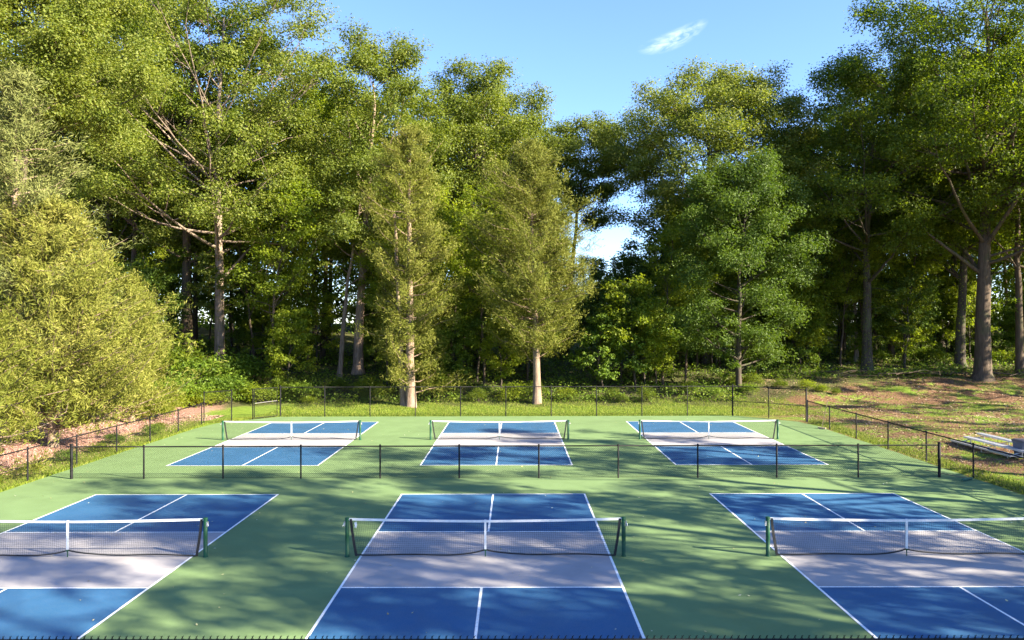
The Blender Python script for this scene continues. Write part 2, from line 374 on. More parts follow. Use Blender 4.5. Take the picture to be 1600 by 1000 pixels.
# ------------------------------------------------------------------ nets
def make_net():
    root = empty('pickleball_net', (0, 0, 0.012))
    hw = 3.35
    def top(x): return 0.865 + 0.055 * (abs(x) / hw) ** 1.6
    def bot(x):
        a = abs(x); return 0.05 + 0.105 * math.exp(-a / 0.30) + 0.012 * math.sin(x * 3.1 + 1)
    def off(x, v): return 0.03 * math.sin(x * 1.3 + 0.5) * (1 - v)
    def edge(v): return hw - 0.09 - 0.13 * (1 - v) ** 1.3       # net narrows towards its foot
    for s in (-1, 1):
        mb = MB(); xs = s * hw
        mb.tube([(xs, 0, 0), (xs, 0, 0.5), (xs, 0, 0.925)], 0.050, 16)
        mb.tube([(xs, 0, 0.915), (xs, 0, 0.945), (xs, 0, 0.952)], [0.055, 0.055, 0.035], 16)
        mb.tube([(xs, 0, 0.0), (xs, 0, 0.03)], 0.062, 16)
        post = mb.build('post', M['net_green'], root, smooth=True)
        mb = MB(); mb.box((xs + s * 0.055, -0.01, 0.80), (0.035, 0.06, 0.11)); mb.tube([(xs + s * 0.06, -0.03, 0.83), (xs + s * 0.09, -0.05, 0.76), (xs + s * 0.09, -0.08, 0.75)], 0.008, 6)
        mb.build('winch' if s > 0 else 'hook', M['steel'], post)
    # string mesh
    mb = MB(); xs = np.linspace(-1, 1, 141)
    for q in xs:
        P = []
        for v in np.linspace(0, 1, 5):
            x = q * edge(v); P.append((x, off(x, v), bot(x) + v * (top(x) - bot(x))))
        mb.tube(P, 0.0019, 3, cap=False)
    for v in np.linspace(0.04, 0.97, 18):
        P = [(q * edge(v), off(q * edge(v), v), bot(q * edge(v)) + v * (top(q * edge(v)) - bot(q * edge(v)))) for q in np.linspace(-1, 1, 61)]
        mb.tube(P, 0.0019, 3, cap=False)
    mb.build('net_mesh', M['net_black'], root)
    def band(f, hgt, th, n=60, e=1.0, sl=0):
        mb = MB(); V = []
        for q in np.linspace(-1, 1, n + 1):
            x = q * (edge(sl) + (0.06 if sl == 1 else 0)); z = f(x); y = off(x, sl)
            V += [(x, y - th, z - hgt / 2), (x, y + th, z - hgt / 2), (x, y + th, z + hgt / 2), (x, y - th, z + hgt / 2)]
        Q = []
        for i in range(n):
            for k in range(4): Q.append((i * 4 + k, i * 4 + (k + 1) % 4, i * 4 + 4 + (k + 1) % 4, i * 4 + 4 + k))
        Q += [(0, 3, 2, 1), (n * 4, n * 4 + 1, n * 4 + 2, n * 4 + 3)]
        mb.add(V, Q); return mb
    band(lambda x: top(x) - 0.012, 0.055, 0.009, sl=1).build('top_tape', M['net_white'], root)
    band(lambda x: bot(x), 0.032, 0.009, sl=0).build('bottom_tape', M['net_black'], root)
    for s in (-1, 1):
        mb = MB(); P = []
        V = []
        vs = np.linspace(0, 1, 7)
        for v in vs:
            x = s * edge(v); z = bot(x) + v * (top(x) - bot(x)) - 0.02 * (1 - v)
            V += [(x - 0.03, -0.012, z), (x + 0.03, -0.012, z), (x + 0.03, 0.012, z), (x - 0.03, 0.012, z)]
        Q = [(i * 4 + k, i * 4 + (k + 1) % 4, i * 4 + 4 + (k + 1) % 4, i * 4 + 4 + k) for i in range(6) for k in range(4)]
        mb.add(V, Q); mb.build('side_tape', M['net_black'], root)
    mb = MB(); mb.box((0, -0.014, 0.53), (0.05, 0.008, 0.70)); mb.box((0, 0.014, 0.53), (0.05, 0.008, 0.70))
    mb.box((0, 0, 0.885), (0.052, 0.036, 0.01))
    st = mb.build('center_strap', M['net_white'], root)
    mb = MB(); mb.tube([(0, 0, 0.0), (0, 0, 0.10), (0, 0, 0.19)], 0.012, 8); mb.box((0, -0.02, 0.16), (0.06, 0.03, 0.03))
    mb.build('anchor', M['net_green'], st)
    return root
net_labels = ['pickleball net on the near left court, cut off by the left edge of the picture',
              'pickleball net across the near middle court with a white scrap tied at its left end',
              'pickleball net on the near right court, running out of the right edge of the picture',
              'pickleball net on the far left court beyond the middle fence',
              'pickleball net on the far middle court beyond the middle fence',
              'pickleball net on the far right court beyond the middle fence']
net0 = make_net(); tag(net0, net_labels[0], 'sports net', 'pickleball nets on the courts')
nets = []
for i, (cx, yf) in enumerate(COURTS):
    o = net0 if i == 0 else copy_tree(net0)
    o.location = (cx, yf - L / 2, 0.012); o['label'] = net_labels[i]; nets.append(o)
mb = MB()
mb.add([(-3.17, -0.03, 0.83), (-3.12, -0.035, 0.86), (-3.10, -0.04, 0.78), (-3.15, -0.05, 0.75), (-3.19, -0.02, 0.72), (-3.12, -0.03, 0.70),
        (-3.17, -0.02, 0.83), (-3.12, -0.025, 0.86), (-3.10, -0.03, 0.78), (-3.15, -0.04, 0.75), (-3.19, -0.01, 0.72), (-3.12, -0.02, 0.70)],
       [(0, 1, 2, 3), (9, 8, 7, 6), (0, 3, 9, 6), (1, 0, 6, 7), (2, 1, 7, 8)], [(3, 2, 5), (3, 5, 4), (11, 8, 9), (10, 11, 9)])
mb.build('tied_cloth', M['net_white'], nets[1])

# ------------------------------------------------------------------ chain link fences
def wire_panel(mb, p0, p1, z0, h, pitch=0.0715, r=0.0021):
    p0 = np.array(p0, float); p1 = np.array(p1, float); Ln = np.linalg.norm(p1 - p0); d = (p1 - p0) / Ln
    for sgn in (1, -1):
        k = np.arange(int(-h / pitch) - 1, int((Ln + h) / pitch) + 2)
        for kk in k:
            s0 = kk * pitch
            # line s = s0 + sgn*z (slope ~45)
            a, b = 0.0, h
            if sgn > 0: a = max(a, -s0); b = min(b, Ln - s0)
            else: a = max(a, s0 - Ln); b = min(b, s0)
            if b - a < 0.02: continue
            P = [(p0[0] + d[0] * (s0 + sgn * z), p0[1] + d[1] * (s0 + sgn * z), z0 + z) for z in (a, b)]
            mb.tube(P, r, 3, cap=False)
def fence(name, label, pts, h, mesh_bays=None, post_r=0.030, thick=(), thick_r=0.045, mid=(), cat='fence', rail=True, tips=False, low=0.05, drop=0.0):
    loc = (pts[0][0], pts[0][1], 0.0)
    root = empty(name, loc, label, cat)
    pts = [(x - loc[0], y - loc[1]) for x, y in pts]
    for i, (x, y) in enumerate(pts):
        mb = MB(); r = thick_r if i in thick else post_r; hh = h + (0.05 if i in thick else 0.0) - drop
        mb.tube([(x, y, -0.1), (x, y, hh * 0.5), (x, y, hh)], r, 12)
        mb.tube([(x, y, hh - 0.02), (x, y, hh + 0.015), (x, y, hh + 0.035)], [r + 0.006, r + 0.006, r * 0.4], 12)
        if i in thick:
            for z in (0.25, 0.6, 0.95): mb.tube([(x, y, z * h), (x, y, z * h + 0.025)], r + 0.006, 12)
        mb.build('post', M['fence_black'], root, smooth=True)
    bays = list(zip(pts[:-1], pts[1:])) if mesh_bays is None else [(pts[i], pts[i + 1]) for i in mesh_bays]
    mr = MB(); mw = MB(); ml = MB()
    for (a, b) in bays:
        mr.tube([(a[0], a[1], h - 0.035), ((a[0] + b[0]) / 2, (a[1] + b[1]) / 2, h - 0.037), (b[0], b[1], h - 0.035)], 0.025, 8)
        ml.tube([(a[0], a[1], low), (b[0], b[1], low)], 0.004, 5)
        wire_panel(mw, (a[0], a[1]), (b[0], b[1]), low, h - low - 0.02)
        if tips:
            Ln = math.dist(a, b); dx = (b[0] - a[0]) / Ln; dy = (b[1] - a[1]) / Ln; s = 0.0
            while s < Ln:
                zt = h - 0.03; q = 0.018
                mw.tube([(a[0] + dx * (s - q), a[1] + dy * (s - q), zt), (a[0] + dx * (s + q), a[1] + dy * (s + q), zt + 0.052)], 0.0035, 5)
                mw.tube([(a[0] + dx * (s + q), a[1] + dy * (s + q), zt), (a[0] + dx * (s + q * 0.1), a[1] + dy * (s + q * 0.1), zt + 0.047)], 0.0035, 5)
                s += 0.0715
    mr.build('top_rail', M['fence_black'], root, smooth=True)
    ml.build('tension_wire', M['fence_black'], root)
    mw.build('chain_mesh', M['fence_black'], root)
    for i in mid:
        a, b = pts[i], pts[i + 1]
        mb = MB(); mb.tube([(a[0], a[1], h * 0.48), (b[0], b[1], h * 0.48)], 0.019, 8); mb.build('mid_rail', M['fence_black'], root, smooth=True)
    return root
xm = [-15.5, -12.85, -9.95, -7.1, -4.2, -1.31, 1.6, 4.5, 7.4, 10.28, 13.25, 16.2]
fence('chain_link_fence', 'low black chain link fence crossing the courts between the near and far nets', [(x, 27.6) for x in xm], 1.22, thick=(0, 11), thick_r=0.05)
fence('chain_link_fence', 'tall black chain link fence along the back of the courts before the woods',
      [(-13.6, 46.15)] + [(-10.9 + 2.772 * i, 46.2) for i in range(10)] + [(15.9, 45.15), (17.5, 43.5)], 1.83, thick=(0, 10, 12), mid=(10, 11))
fence('chain_link_fence', 'low black chain link fence down the left side of the courts beside the mulch',
      [(-16.88, 42.75 - 0.3)] + [(-16.85, 39.4 - 3.05 * i) for i in range(12)], 1.22, thick_r=0.045)
fence('chain_link_fence', 'low black chain link fence down the right side of the courts beside the bleacher',
      [(17.5, 43.3)] + [(17.5, 40.3 - 3.15 * i) for i in range(11)], 1.22)
fence('chain_link_fence', 'nearest fence, only its twisted top wires and rail showing at the bottom edge',
      [(-16.8 + 3.118 * i, 7.7) for i in range(12)], 2.455, tips=True, drop=0.10)
fence('fence_section', 'tall chain link panel at the far left corner, left of the gate opening', [(-16.9, 42.8), (-15.8, 44.05)], 1.83, cat='fence panel')
def gate():
    a, b = (-14.8, 44.75), (-13.68, 46.0)
    root = empty('gate', (a[0], a[1], 0), 'tall chain link gate with a pale cross bar at the far left court corner', 'gate')
    q = (b[0] - a[0], b[1] - a[1])
    mb = MB(); mb.tube([(0, 0, -0.1), (0, 0, 1.85)], 0.035, 12); mb.build('post', M['fence_black'], root)
    mb = MB(); r = 0.022; u = lambda s, z: (q[0] * s, q[1] * s, z)
    mb.tube([u(0.06, 0.08), u(0.06, 1.8)], r, 8); mb.tube([u(0.95, 0.08), u(0.95, 1.8)], r, 8)
    mb.tube([u(0.06, 1.8), u(0.95, 1.8)], r, 8); mb.tube([u(0.06, 0.08), u(0.95, 0.08)], r, 8)
    mb.build('gate_frame', M['fence_black'], root)
    mb = MB(); mb.tube([u(0.06, 0.95), u(0.95, 1.0)], r, 8); mb.build('cross_bar', M['rail_grey'], root)
    mb = MB(); wire_panel(mb, u(0.06, 0)[:2], u(0.95, 0)[:2], 0.09, 1.7); mb.build('chain_mesh', M['fence_black'], root)
gate()

# ------------------------------------------------------------------ bleacher, bin, brooms
def bleacher():
    x0, y0, y1 = 21.0, 30.8, 35.0
    root = empty('bleacher', (x0, y0, float(terrain(21.3, 33)) + 0.02), 'small silver metal bleacher with three rows behind the right fence', 'bleacher')
    Ly = y1 - y0
    for k, (dx, z) in enumerate(((0.0, 0.23), (0.60, 0.39), (1.20, 0.55))):
        mb = MB(); mb.box((dx, Ly / 2, z), (0.26, Ly, 0.045)); mb.box((dx - 0.115, Ly / 2, z - 0.035), (0.02, Ly - 0.01, 0.03)); mb.box((dx + 0.115, Ly / 2, z - 0.035), (0.02, Ly - 0.01, 0.03))
        for g in (-0.08, -0.03, 0.03, 0.08): mb.box((dx + g, Ly / 2, z + 0.024), (0.012, Ly - 0.02, 0.004))
        mb.build('seat', M['aluminium'], root)
        if k:
            mb = MB(); mb.box((dx - 0.30, Ly / 2, z - 0.20), (0.22, Ly, 0.04)); mb.build('foot_board', M['aluminium'], root)
    for y in (0.35, Ly / 2, Ly - 0.35):
        mb = MB(); mb.tube([(-0.15, y, 0.03), (1.45, y, 0.03)], 0.022, 8)
        mb.tube([(0, y, 0.03), (0, y, 0.24)], 0.02, 8); mb.tube([(0.60, y, 0.03), (0.60, y, 0.36)], 0.02, 8); mb.tube([(1.20, y, 0.03), (1.20, y, 0.52)], 0.02, 8)
        mb.tube([(0, y, 0.17), (1.20, y, 0.46)], 0.018, 8)
        mb.build('frame', M['steel'], root)
bleacher()
def bin_():
    root = empty('trash_bin', (22.0, 31.5, float(terrain(22.0, 31.5)) - 0.06), 'blue grey square trash bin standing at the near end of the metal bleacher', 'trash bin')
    V = []; Q = []
    prof = [(0.0, 0.30), (0.03, 0.315), (0.62, 0.37), (0.64, 0.39), (0.70, 0.39)]
    ring = []
    for z, h in prof:
        b = h * 0.82
        ring.append([(h, -b, z), (h, b, z), (b, h, z), (-b, h, z), (-h, b, z), (-h, -b, z), (-b, -h, z), (b, -h, z)])
    mb = MB(); V = [p for r in ring for p in r]
    Q = [(i * 8 + k, i * 8 + (k + 1) % 8, i * 8 + 8 + (k + 1) % 8, i * 8 + 8 + k) for i in range(len(prof) - 1) for k in range(8)]
    mb.add(V, Q); o = mb.build('body', M['bin_grey'], root)
    mb = MB(); pr = [(0.70, 0.405), (0.735, 0.405), (0.77, 0.33), (0.785, 0.18)]
    V = []
    for z, h in pr:
        b = h * 0.82; V += [(h, -b, z), (h, b, z), (b, h, z), (-b, h, z), (-h, b, z), (-h, -b, z), (-b, -h, z), (b, -h, z)]
    V.append((0, 0, 0.79)); Q = [(i * 8 + k, i * 8 + (k + 1) % 8, i * 8 + 8 + (k + 1) % 8, i * 8 + 8 + k) for i in range(3) for k in range(8)]
    mb.add(V, Q, [(24 + k, 24 + (k + 1) % 8, 32) for k in range(8)]); mb.build('lid', M['bin_lid'], root)
    mb = MB(); mb.box((0, -0.34, 0.50), (0.30, 0.02, 0.025)); mb.build('handle', M['bin_lid'], root)
bin_()
def broom(label, loc, rz, tilt, headmat, handmat, w=0.6, flat=False):
    root = empty('push_broom', loc, label, 'broom', rz=rz)
    mb = MB(); mb.box((0, 0, 0.075), (w, 0.07, 0.035)); hd = mb.build('head', headmat, root)
    mb = MB(); rsb = np.random.RandomState(2)
    for i in range(150):
        x = rsb.uniform(-w / 2 + 0.01, w / 2 - 0.01); y = rsb.uniform(-0.03, 0.03)
        mb.tube([(x, y, 0.06), (x + rsb.normal(0, 0.008), y * 1.6, 0.004)], 0.004, 3)
    mb.build('bristles', headmat, root)
    mb = MB(); Lh = 1.5; d = (0, math.cos(tilt), math.sin(tilt))
    mb.tube([(0, 0, 0.085), (0, d[1] * Lh, 0.085 + d[2] * Lh)], 0.014, 8); mb.build('handle', handmat, root)
broom('push broom leaning against the far end of the right fence', (17.05, 40.2, 0.012), R_(-62), R_(72), M['broom_tan'], M['broom_wood'], 0.5)
broom('green push broom lying on the court near the right end of the middle fence', (16.85, 27.0, 0.012), R_(30), R_(1.5), M['broom_green'], M['broom_wood'], 0.62)

# ------------------------------------------------------------------ vegetation generators
def unit(v): return v / (np.linalg.norm(v, axis=-1, keepdims=True) + 1e-9)
def leaves(C, N, Dr, size, asp, fold=0.12):
    """diamond leaves: centre, normal, direction, length, aspect -> verts and quads"""
    N = unit(N); Dr = unit(Dr - N * (Dr * N).sum(1, keepdims=True)); S = np.cross(N, Dr)
    s = size[:, None]
    V = np.stack([C - Dr * s * 0.5, C + S * s * asp * 0.5 + Dr * s * 0.05 - N * s * fold, C + Dr * s * 0.5, C - S * s * asp * 0.5 + Dr * s * 0.05 - N * s * fold], 1)
    return V.reshape(-1, 3)
def leaf_mesh(name, V): return mesh_np(name, V, np.arange(len(V)).reshape(-1, 4))
def bez(a, b, c, n, rs, jit):
    t_ = np.linspace(0, 1, n)[:, None]
    P = (1 - t_) ** 2 * a + 2 * t_ * (1 - t_) * b + t_ ** 2 * c
    J = np.cumsum(rs.normal(0, jit, (n, 3)), 0); J -= J[0]; J[-1] *= 0.3
    return P + J * np.minimum(1, t_ * 3)

def broad_tree(name, seed, H, tr, cb, cr, nl=22, ncl=5, clr=1.35, tufts=14, lpt=16, ls=0.21, lean=(0, 0), top_t=0.42, bare=0.0, mat='leaf_oak', bark='bark_grey', fork=False, low=0, up=1.0, trunk_top=0.86, ivy=0):
    """tapered trunk, limbs that end on an uneven crown envelope, side branches carrying leaf clumps"""
    rs = np.random.RandomState(seed); mb = MB()
    n = 14; zz = np.linspace(0, H * trunk_top, n); wob = np.cumsum(rs.normal(0, 0.10, (n, 2)), 0) * (zz / H)[:, None] * 2.0
    TP = np.stack([lean[0] * (zz / H) ** 1.4 + wob[:, 0], lean[1] * (zz / H) ** 1.4 + wob[:, 1], zz], 1); TP[0, 2] = -0.5
    rad = tr * (1 - 0.90 * (zz / zz[-1]) ** 0.9) + 0.02
    zz2 = np.array([-0.5, 0.1, 0.5, 1.1]); 
    TPf = np.concatenate([[(TP[0, 0], TP[0, 1], -0.5), (TP[0, 0], TP[0, 1], 0.12), (TP[0, 0], TP[0, 1], 0.5)], TP[1:]])
    rf = np.concatenate([[tr * 1.7, tr * 1.35, tr * 1.08], rad[1:]])
    mb.tube(TPf, rf, 12)
    def trunk_at(z):
        return np.array([np.interp(z, TP[:, 2], TP[:, 0]), np.interp(z, TP[:, 2], TP[:, 1]), z]), np.interp(z, TP[:, 2], rad)
    lump = rs.uniform(0.72, 1.12, 9)
    def env(t, az):
        e = max(0.0, 1 - abs((t - top_t) / (1 - top_t + 0.02 if t > top_t else top_t + 0.22)) ** 2.1) ** 0.5
        k = (az / (2 * math.pi) * 9) % 9; i = int(k); f = k - i
        return cr * max(0.14, e) * (lump[i] * (1 - f) + lump[(i + 1) % 9] * f)
    if H > 14 and ls < 0.27: tufts = int(tufts * 1.45); lpt = int(lpt * 1.55); clr *= 1.12; ls *= 0.86; lpt = int(lpt * 1.15)
    cl = []
    for i in range(nl):
        te = (i + rs.uniform(0.1, 0.9)) / nl
        te = te ** 0.8; az = i * 2.39996 + rs.uniform(-0.4, 0.4)
        ze = cb + te * (H - cb); Rr = env(te, az) * rs.uniform(0.78, 1.02)
        ang = R_(rs.uniform(25, 58)) * up
        zs = min(max(cb * rs.uniform(0.72, 1.6), ze - Rr * math.tan(ang) - 0.5), H * trunk_top * 0.97)
        a, ra = trunk_at(zs); ctr, _ = trunk_at(min(ze, H * trunk_top))
        e = np.array([ctr[0] + Rr * math.cos(az), ctr[1] + Rr * math.sin(az), ze])
        mid = a * 0.45 + e * 0.55 + np.array([0, 0, -0.10 * Rr]) + rs.normal(0, 0.35, 3)
        ln = np.linalg.norm(e - a)
        P = bez(a, mid, e, 9, rs, 0.05 * ln / 6)
        r0 = min(ra * 0.42, 0.03 + 0.015 * ln)
        mb.tube(P, np.linspace(r0, 0.018, 9), 6, cap=False)
        if rs.rand() < bare: continue
        cl.append((e, rs.uniform(0.85, 1.15)))
        for k in range(ncl):
            s = rs.uniform(0.38, 0.98); idx = s * 8; i0 = int(idx); b = P[i0] + (P[min(8, i0 + 1)] - P[i0]) * (idx - i0)
            dr = unit(P[min(8, i0 + 1)] - P[i0]); side = unit(np.cross(dr, [0, 0, 1.0])) * rs.choice([-1, 1])
            d = unit(dr * 0.6 + side * rs.uniform(0.3, 1.1) + np.array([0, 0, rs.uniform(-0.25, 0.75)]))
            le = rs.uniform(0.18, 0.42) * max(2.2, Rr) * (1.15 - 0.4 * s)
            q = b + d * le
            m2 = (b + q) / 2 + rs.normal(0, 0.08 * le, 3)
            B = bez(b, m2, q, 5, rs, 0.03 * le)
            mb.tube(B, np.linspace(max(0.014, r0 * (1 - s) * 0.6 + 0.012), 0.008, 5), 4, cap=False)
            cl.append((q, rs.uniform(0.6, 1.05)))
    for k in range(low):            # drooping lower sprays
        az = rs.uniform(0, 6.28); z = rs.uniform(0.35, 1.0) * cb; a, ra = trunk_at(z); Lb = rs.uniform(1.2, 3.0)
        e = a + np.array([math.cos(az) * Lb, math.sin(az) * Lb, rs.uniform(-0.3, 0.6)])
        P = bez(a, (a + e) / 2 + np.array([0, 0, 0.4]), e, 5, rs, 0.05); mb.tube(P, np.linspace(0.03, 0.008, 5), 4, cap=False)
        cl.append((e, 0.55))
        cl.append(((a + e) / 2, 0.35))
    C, N, Dv, S = [], [], [], []
    for c, k in cl:
        R0 = clr * k; nt = max(4, int(tufts * k * k))
        d = unit(rs.normal(0, 1, (nt, 3))); rr_ = R0 * rs.uniform(0.35, 1.0, nt)[:, None]
        T = c + d * rr_ * np.array([1, 1, 0.62])
        tr_ = R0 * 0.27
        nn = np.repeat(np.arange(nt), lpt)
        off_ = np.clip(rs.normal(0, 1, (len(nn), 3)), -1.6, 1.6) * tr_ * np.array([1, 1, 0.55])
        P = T[nn] + off_
        outv = unit(P - c)
        C.append(P); N.append(outv * 0.55 + np.array([0, 0, 0.75]) + rs.normal(0, 0.55, P.shape))
        Dv.append(outv + np.array([0, 0, -0.35]) + rs.normal(0, 0.7, P.shape)); S.append(ls * rs.uniform(0.6, 1.25, len(P)))
    if ivy:
        k = ivy; z = rs.uniform(0.3, cb * 1.2, k); az = rs.uniform(0, 6.28, k)
        cxy = np.stack([np.interp(z, TP[:, 2], TP[:, 0]), np.interp(z, TP[:, 2], TP[:, 1])], 1); rz_ = np.interp(z, TP[:, 2], rad) + rs.uniform(0.0, 0.28, k)
        P = np.stack([cxy[:, 0] + rz_ * np.cos(az), cxy[:, 1] + rz_ * np.sin(az), z], 1)
        C.append(P); N.append(np.stack([np.cos(az), np.sin(az), np.full(k, 0.4)], 1) + rs.normal(0, 0.4, P.shape)); Dv.append(rs.normal(0, 1, P.shape)); S.append(np.full(k, 0.13))
    C, N, Dv, S = map(np.concatenate, (C, N, Dv, S))
    V = leaves(C, N, Dv, S, 0.62)
    root = empty(name, (0, 0, 0))
    mb.build('trunk', M[bark], root, smooth=True)
    link('crown', leaf_mesh('crown', V), M[mat], root)
    return root

def cedar_tree(name, seed, H, tr, cb, cr, nb=150, per=7, sl=0.26, sw=0.16, blades=30, tuft=0.34, mat='leaf_cedar', cone=1.8, gaps=0.1, twin=False, lean=(0, 0), wide=0.35):
    """juniper: many ascending branches carrying feathery sprays"""
    rs = np.random.RandomState(seed); mb = MB(); nb = int(nb * 0.62); per = int(per * 1.75)
    n = 12; zz = np.linspace(0, H * 0.95, n); wob = np.cumsum(rs.normal(0, 0.05, (n, 2)), 0)
    TP = np.stack([lean[0] * zz / H + wob[:, 0], lean[1] * zz / H + wob[:, 1], zz], 1); TP[0, 2] = -0.4
    rad = tr * (1 - 0.93 * (zz / zz[-1])) + 0.015; rad[0] *= 1.25
    mb.tube(TP, rad, 12)
    if twin:
        T2 = TP.copy(); T2[:, 0] -= tr * 1.5 + 0.05 * zz * 0.8; T2[:, 1] += 0.2; mb.tube(T2[:9], rad[:9] * 0.7, 10)
    lump = rs.uniform(0.55, 1.18, (10, 7))
    C, N, Dv, S = [], [], [], []
    for i in range(nb):
        te = ((i + rs.rand()) / nb) ** (0.85); z = cb + te * (H - cb); az = i * 2.39996 + rs.uniform(-0.5, 0.5)
        if rs.rand() < gaps: continue
        base = max(0.0, 1 - abs((te - wide) / (1.02 - wide if te > wide else wide + 0.55)) ** cone) ** 0.75
        li = lump[int(te * 9.99), int((az % 6.2832) / 6.2832 * 6.99)]
        Rr = cr * max(0.05, base) * li * rs.uniform(0.62, 1.15)
        ctr = np.array([np.interp(z, TP[:, 2], TP[:, 0]), np.interp(z, TP[:, 2], TP[:, 1]), z])
        rise = rs.uniform(0.15, 0.55) * Rr
        a = ctr.copy(); a[2] = max(cb * 0.5, z - rise)
        e = ctr + np.array([math.cos(az) * Rr, math.sin(az) * Rr, rise * 0.2])
        P = bez(a, (a + e) / 2 + np.array([0, 0, -0.12 * Rr]), e, 7, rs, 0.03 * Rr)
        mb.tube(P, np.linspace(min(0.05, 0.012 + 0.012 * Rr), 0.006, 7), 4, cap=False)
        k = max(3, int(per * (0.4 + 0.8 * Rr / cr)))
        for j in range(k):
            s = 0.30 + 0.72 * ((j + rs.rand()) / k); s = min(1.0, s); idx = s * 6; i0 = min(5, int(idx)); b = P[i0] + (P[i0 + 1] - P[i0]) * (idx - i0)
            c = b + rs.normal(0, 0.10 + 0.05 * Rr, 3) * np.array([1, 1, 0.8])
            od = unit(np.array([math.cos(az), math.sin(az), 0.7]) + rs.normal(0, 0.35, 3))
            # spray: blades fanning along od
            t_ = rs.uniform(-1, 1, blades)[:, None] * tuft; P2 = c + od * t_ + rs.normal(0, tuft * 0.36, (blades, 3)) * (1.1 - 0.5 * (t_ / tuft))
            C.append(P2); Dv.append(od + rs.normal(0, 0.42, (blades, 3))); N.append(rs.normal(0, 1, (blades, 3)) + np.array([math.cos(az), math.sin(az), 0.4]) * 0.7)
            S.append(sl * rs.uniform(0.6, 1.2, blades))
    C, N, Dv, S = map(np.concatenate, (C, N, Dv, S))
    V = leaves(C, N, Dv, S, sw * 1.0, 0.02)
    root = empty(name, (0, 0, 0))
    mb.build('trunk', M['bark_cedar'], root, smooth=True)
    link('crown', leaf_mesh('crown', V), M[mat], root)
    return root

def shrub(name, seed, r, h, nt, lpt, ls, mat):
    rs = np.random.RandomState(seed); mb = MB(); C, N, Dv, S = [], [], [], []
    for i in range(nt):
        az = rs.uniform(0, 6.28); q = r * rs.rand() ** 0.5; hh = h * (1 - 0.5 * (q / r) ** 2) * rs.uniform(0.5, 1.05)
        e = np.array([q * math.cos(az), q * math.sin(az), hh])
        if i % 2 == 0: mb.tube(bez(np.array([0.15 * q * math.cos(az), 0.15 * q * math.sin(az), -0.15]), e * np.array([0.5, 0.5, 0.7]), e, 5, rs, 0.03), np.linspace(0.018, 0.004, 5), 4, cap=False)
        P = e + rs.normal(0, 1, (lpt, 3)) * np.array([0.22, 0.22, 0.16]) * (0.5 + 0.5 * r)
        P[:, 2] = np.maximum(P[:, 2], 0.03)
        C.append(P); N.append(rs.normal(0, 0.5, P.shape) + [0, 0, 0.8]); Dv.append(rs.normal(0, 1, P.shape)); S.append(ls * rs.uniform(0.6, 1.2, lpt))
    C, N, Dv, S = map(np.concatenate, (C, N, Dv, S))
    root = empty(name, (0, 0, 0)); mb.build('stems', M['bark_dark'], root)
    link('foliage', leaf_mesh('foliage', leaves(C, N, Dv, S, 0.6)), M[mat], root)
    return root

def place(o, x, y, label, cat='tree', group=None, s=1.0, sz=None, rz=None, dz=0.0):
    o.location = (x, y, float(terrain(x, y)) + dz); o.scale = (s, s, sz or s)
    if rz is not None: o.rotation_euler = (0, 0, rz)
    for k in ('label', 'category', 'group'):
        if k in o: del o[k]
    return tag(o, label, cat, group)

# ------------------------------------------------------------------ the big named trees
def atY(u, Y): return ux(u, Y), Y
x, y = atY(339, 60.8)
T1 = place(broad_tree('oak_tree', 11, 33, 0.42, 9.5, 11.5, nl=40, ncl=7, clr=1.5, tufts=13, lpt=17, ls=0.24, top_t=0.55, low=10, mat='leaf_oak', bark='bark_pale', ivy=500), x, y,
           'tall broad oak with pale lower trunk and rising limbs behind the far left gate')
x, y = atY(288, 64)
place(broad_tree('oak_tree', 12, 32, 0.50, 10.5, 9.5, nl=34, ncl=6, clr=1.45, tufts=12, lpt=16, ls=0.25, mat='leaf_dark', bark='bark_grey', low=5, ivy=500), x, y,
      'thick grey-trunked oak just left of and behind the pale-trunked oak')
x, y = atY(556, 62)
place(broad_tree('oak_tree', 13, 28.0, 0.42, 9, 7.2, nl=30, ncl=6, clr=1.4, tufts=13, lpt=16, ls=0.24, lean=(0.8, 0), mat='leaf_oak', bark='bark_cedar', low=5), x, y,
      'tall yellow green oak with reddish trunk behind the fence, left of the forked cedar')
x, y = atY(527, 60)
place(broad_tree('leaning_tree', 14, 18, 0.20, 9, 4.0, nl=16, ncl=4, clr=1.2, tufts=10, lpt=14, ls=0.23, lean=(3.0, 0), mat='leaf_oak', bark='bark_cedar', low=2), x, y,
      'slim tree leaning right beside the reddish-trunked oak')
x, y = atY(740, 72)
T5 = place(broad_tree('oak_tree', 15, 27.2, 0.45, 11, 7.6, nl=34, ncl=6, clr=1.4, tufts=12, lpt=15, ls=0.25, top_t=0.6, mat='leaf_oak', bark='bark_dead', lean=(1.5, 0)), x, y,
           'round topped tree on the skyline rising behind the two fence-side cedars')
x, y = atY(880, 74)
place(broad_tree('oak_tree', 16, 23.0, 0.33, 13.0, 5.4, nl=32, lean=(4.0, 0), ncl=5, clr=1.2, tufts=12, lpt=15, ls=0.24, top_t=0.6, mat='leaf_oak', bark='bark_dark'), x, y,
      'narrower skyline tree at the left foot of the sky notch')
x, y = atY(1098, 66)
T6 = place(broad_tree('oak_tree', 17, 24.6, 0.42, 12.6, 9.2, nl=46, ncl=7, clr=1.4, tufts=13, lpt=16, ls=0.235, top_t=0.45, up=0.8, mat='leaf_oak', bark='bark_dark'), x, y,
           'large round bright crowned oak right of the sky notch, small cloud above it')
x, y = atY(1150, 55.5)
place(broad_tree('maple_tree', 18, 17.0, 0.22, 2.5, 5.3, nl=40, ncl=6, clr=1.15, tufts=13, lpt=15, ls=0.19, top_t=0.45, up=0.5, mat='leaf_fresh', bark='bark_dark', low=6), x, y,
      'cool green maple leafy almost to the ground behind the right end of the tall fence')
x, y = atY(1350, 62)
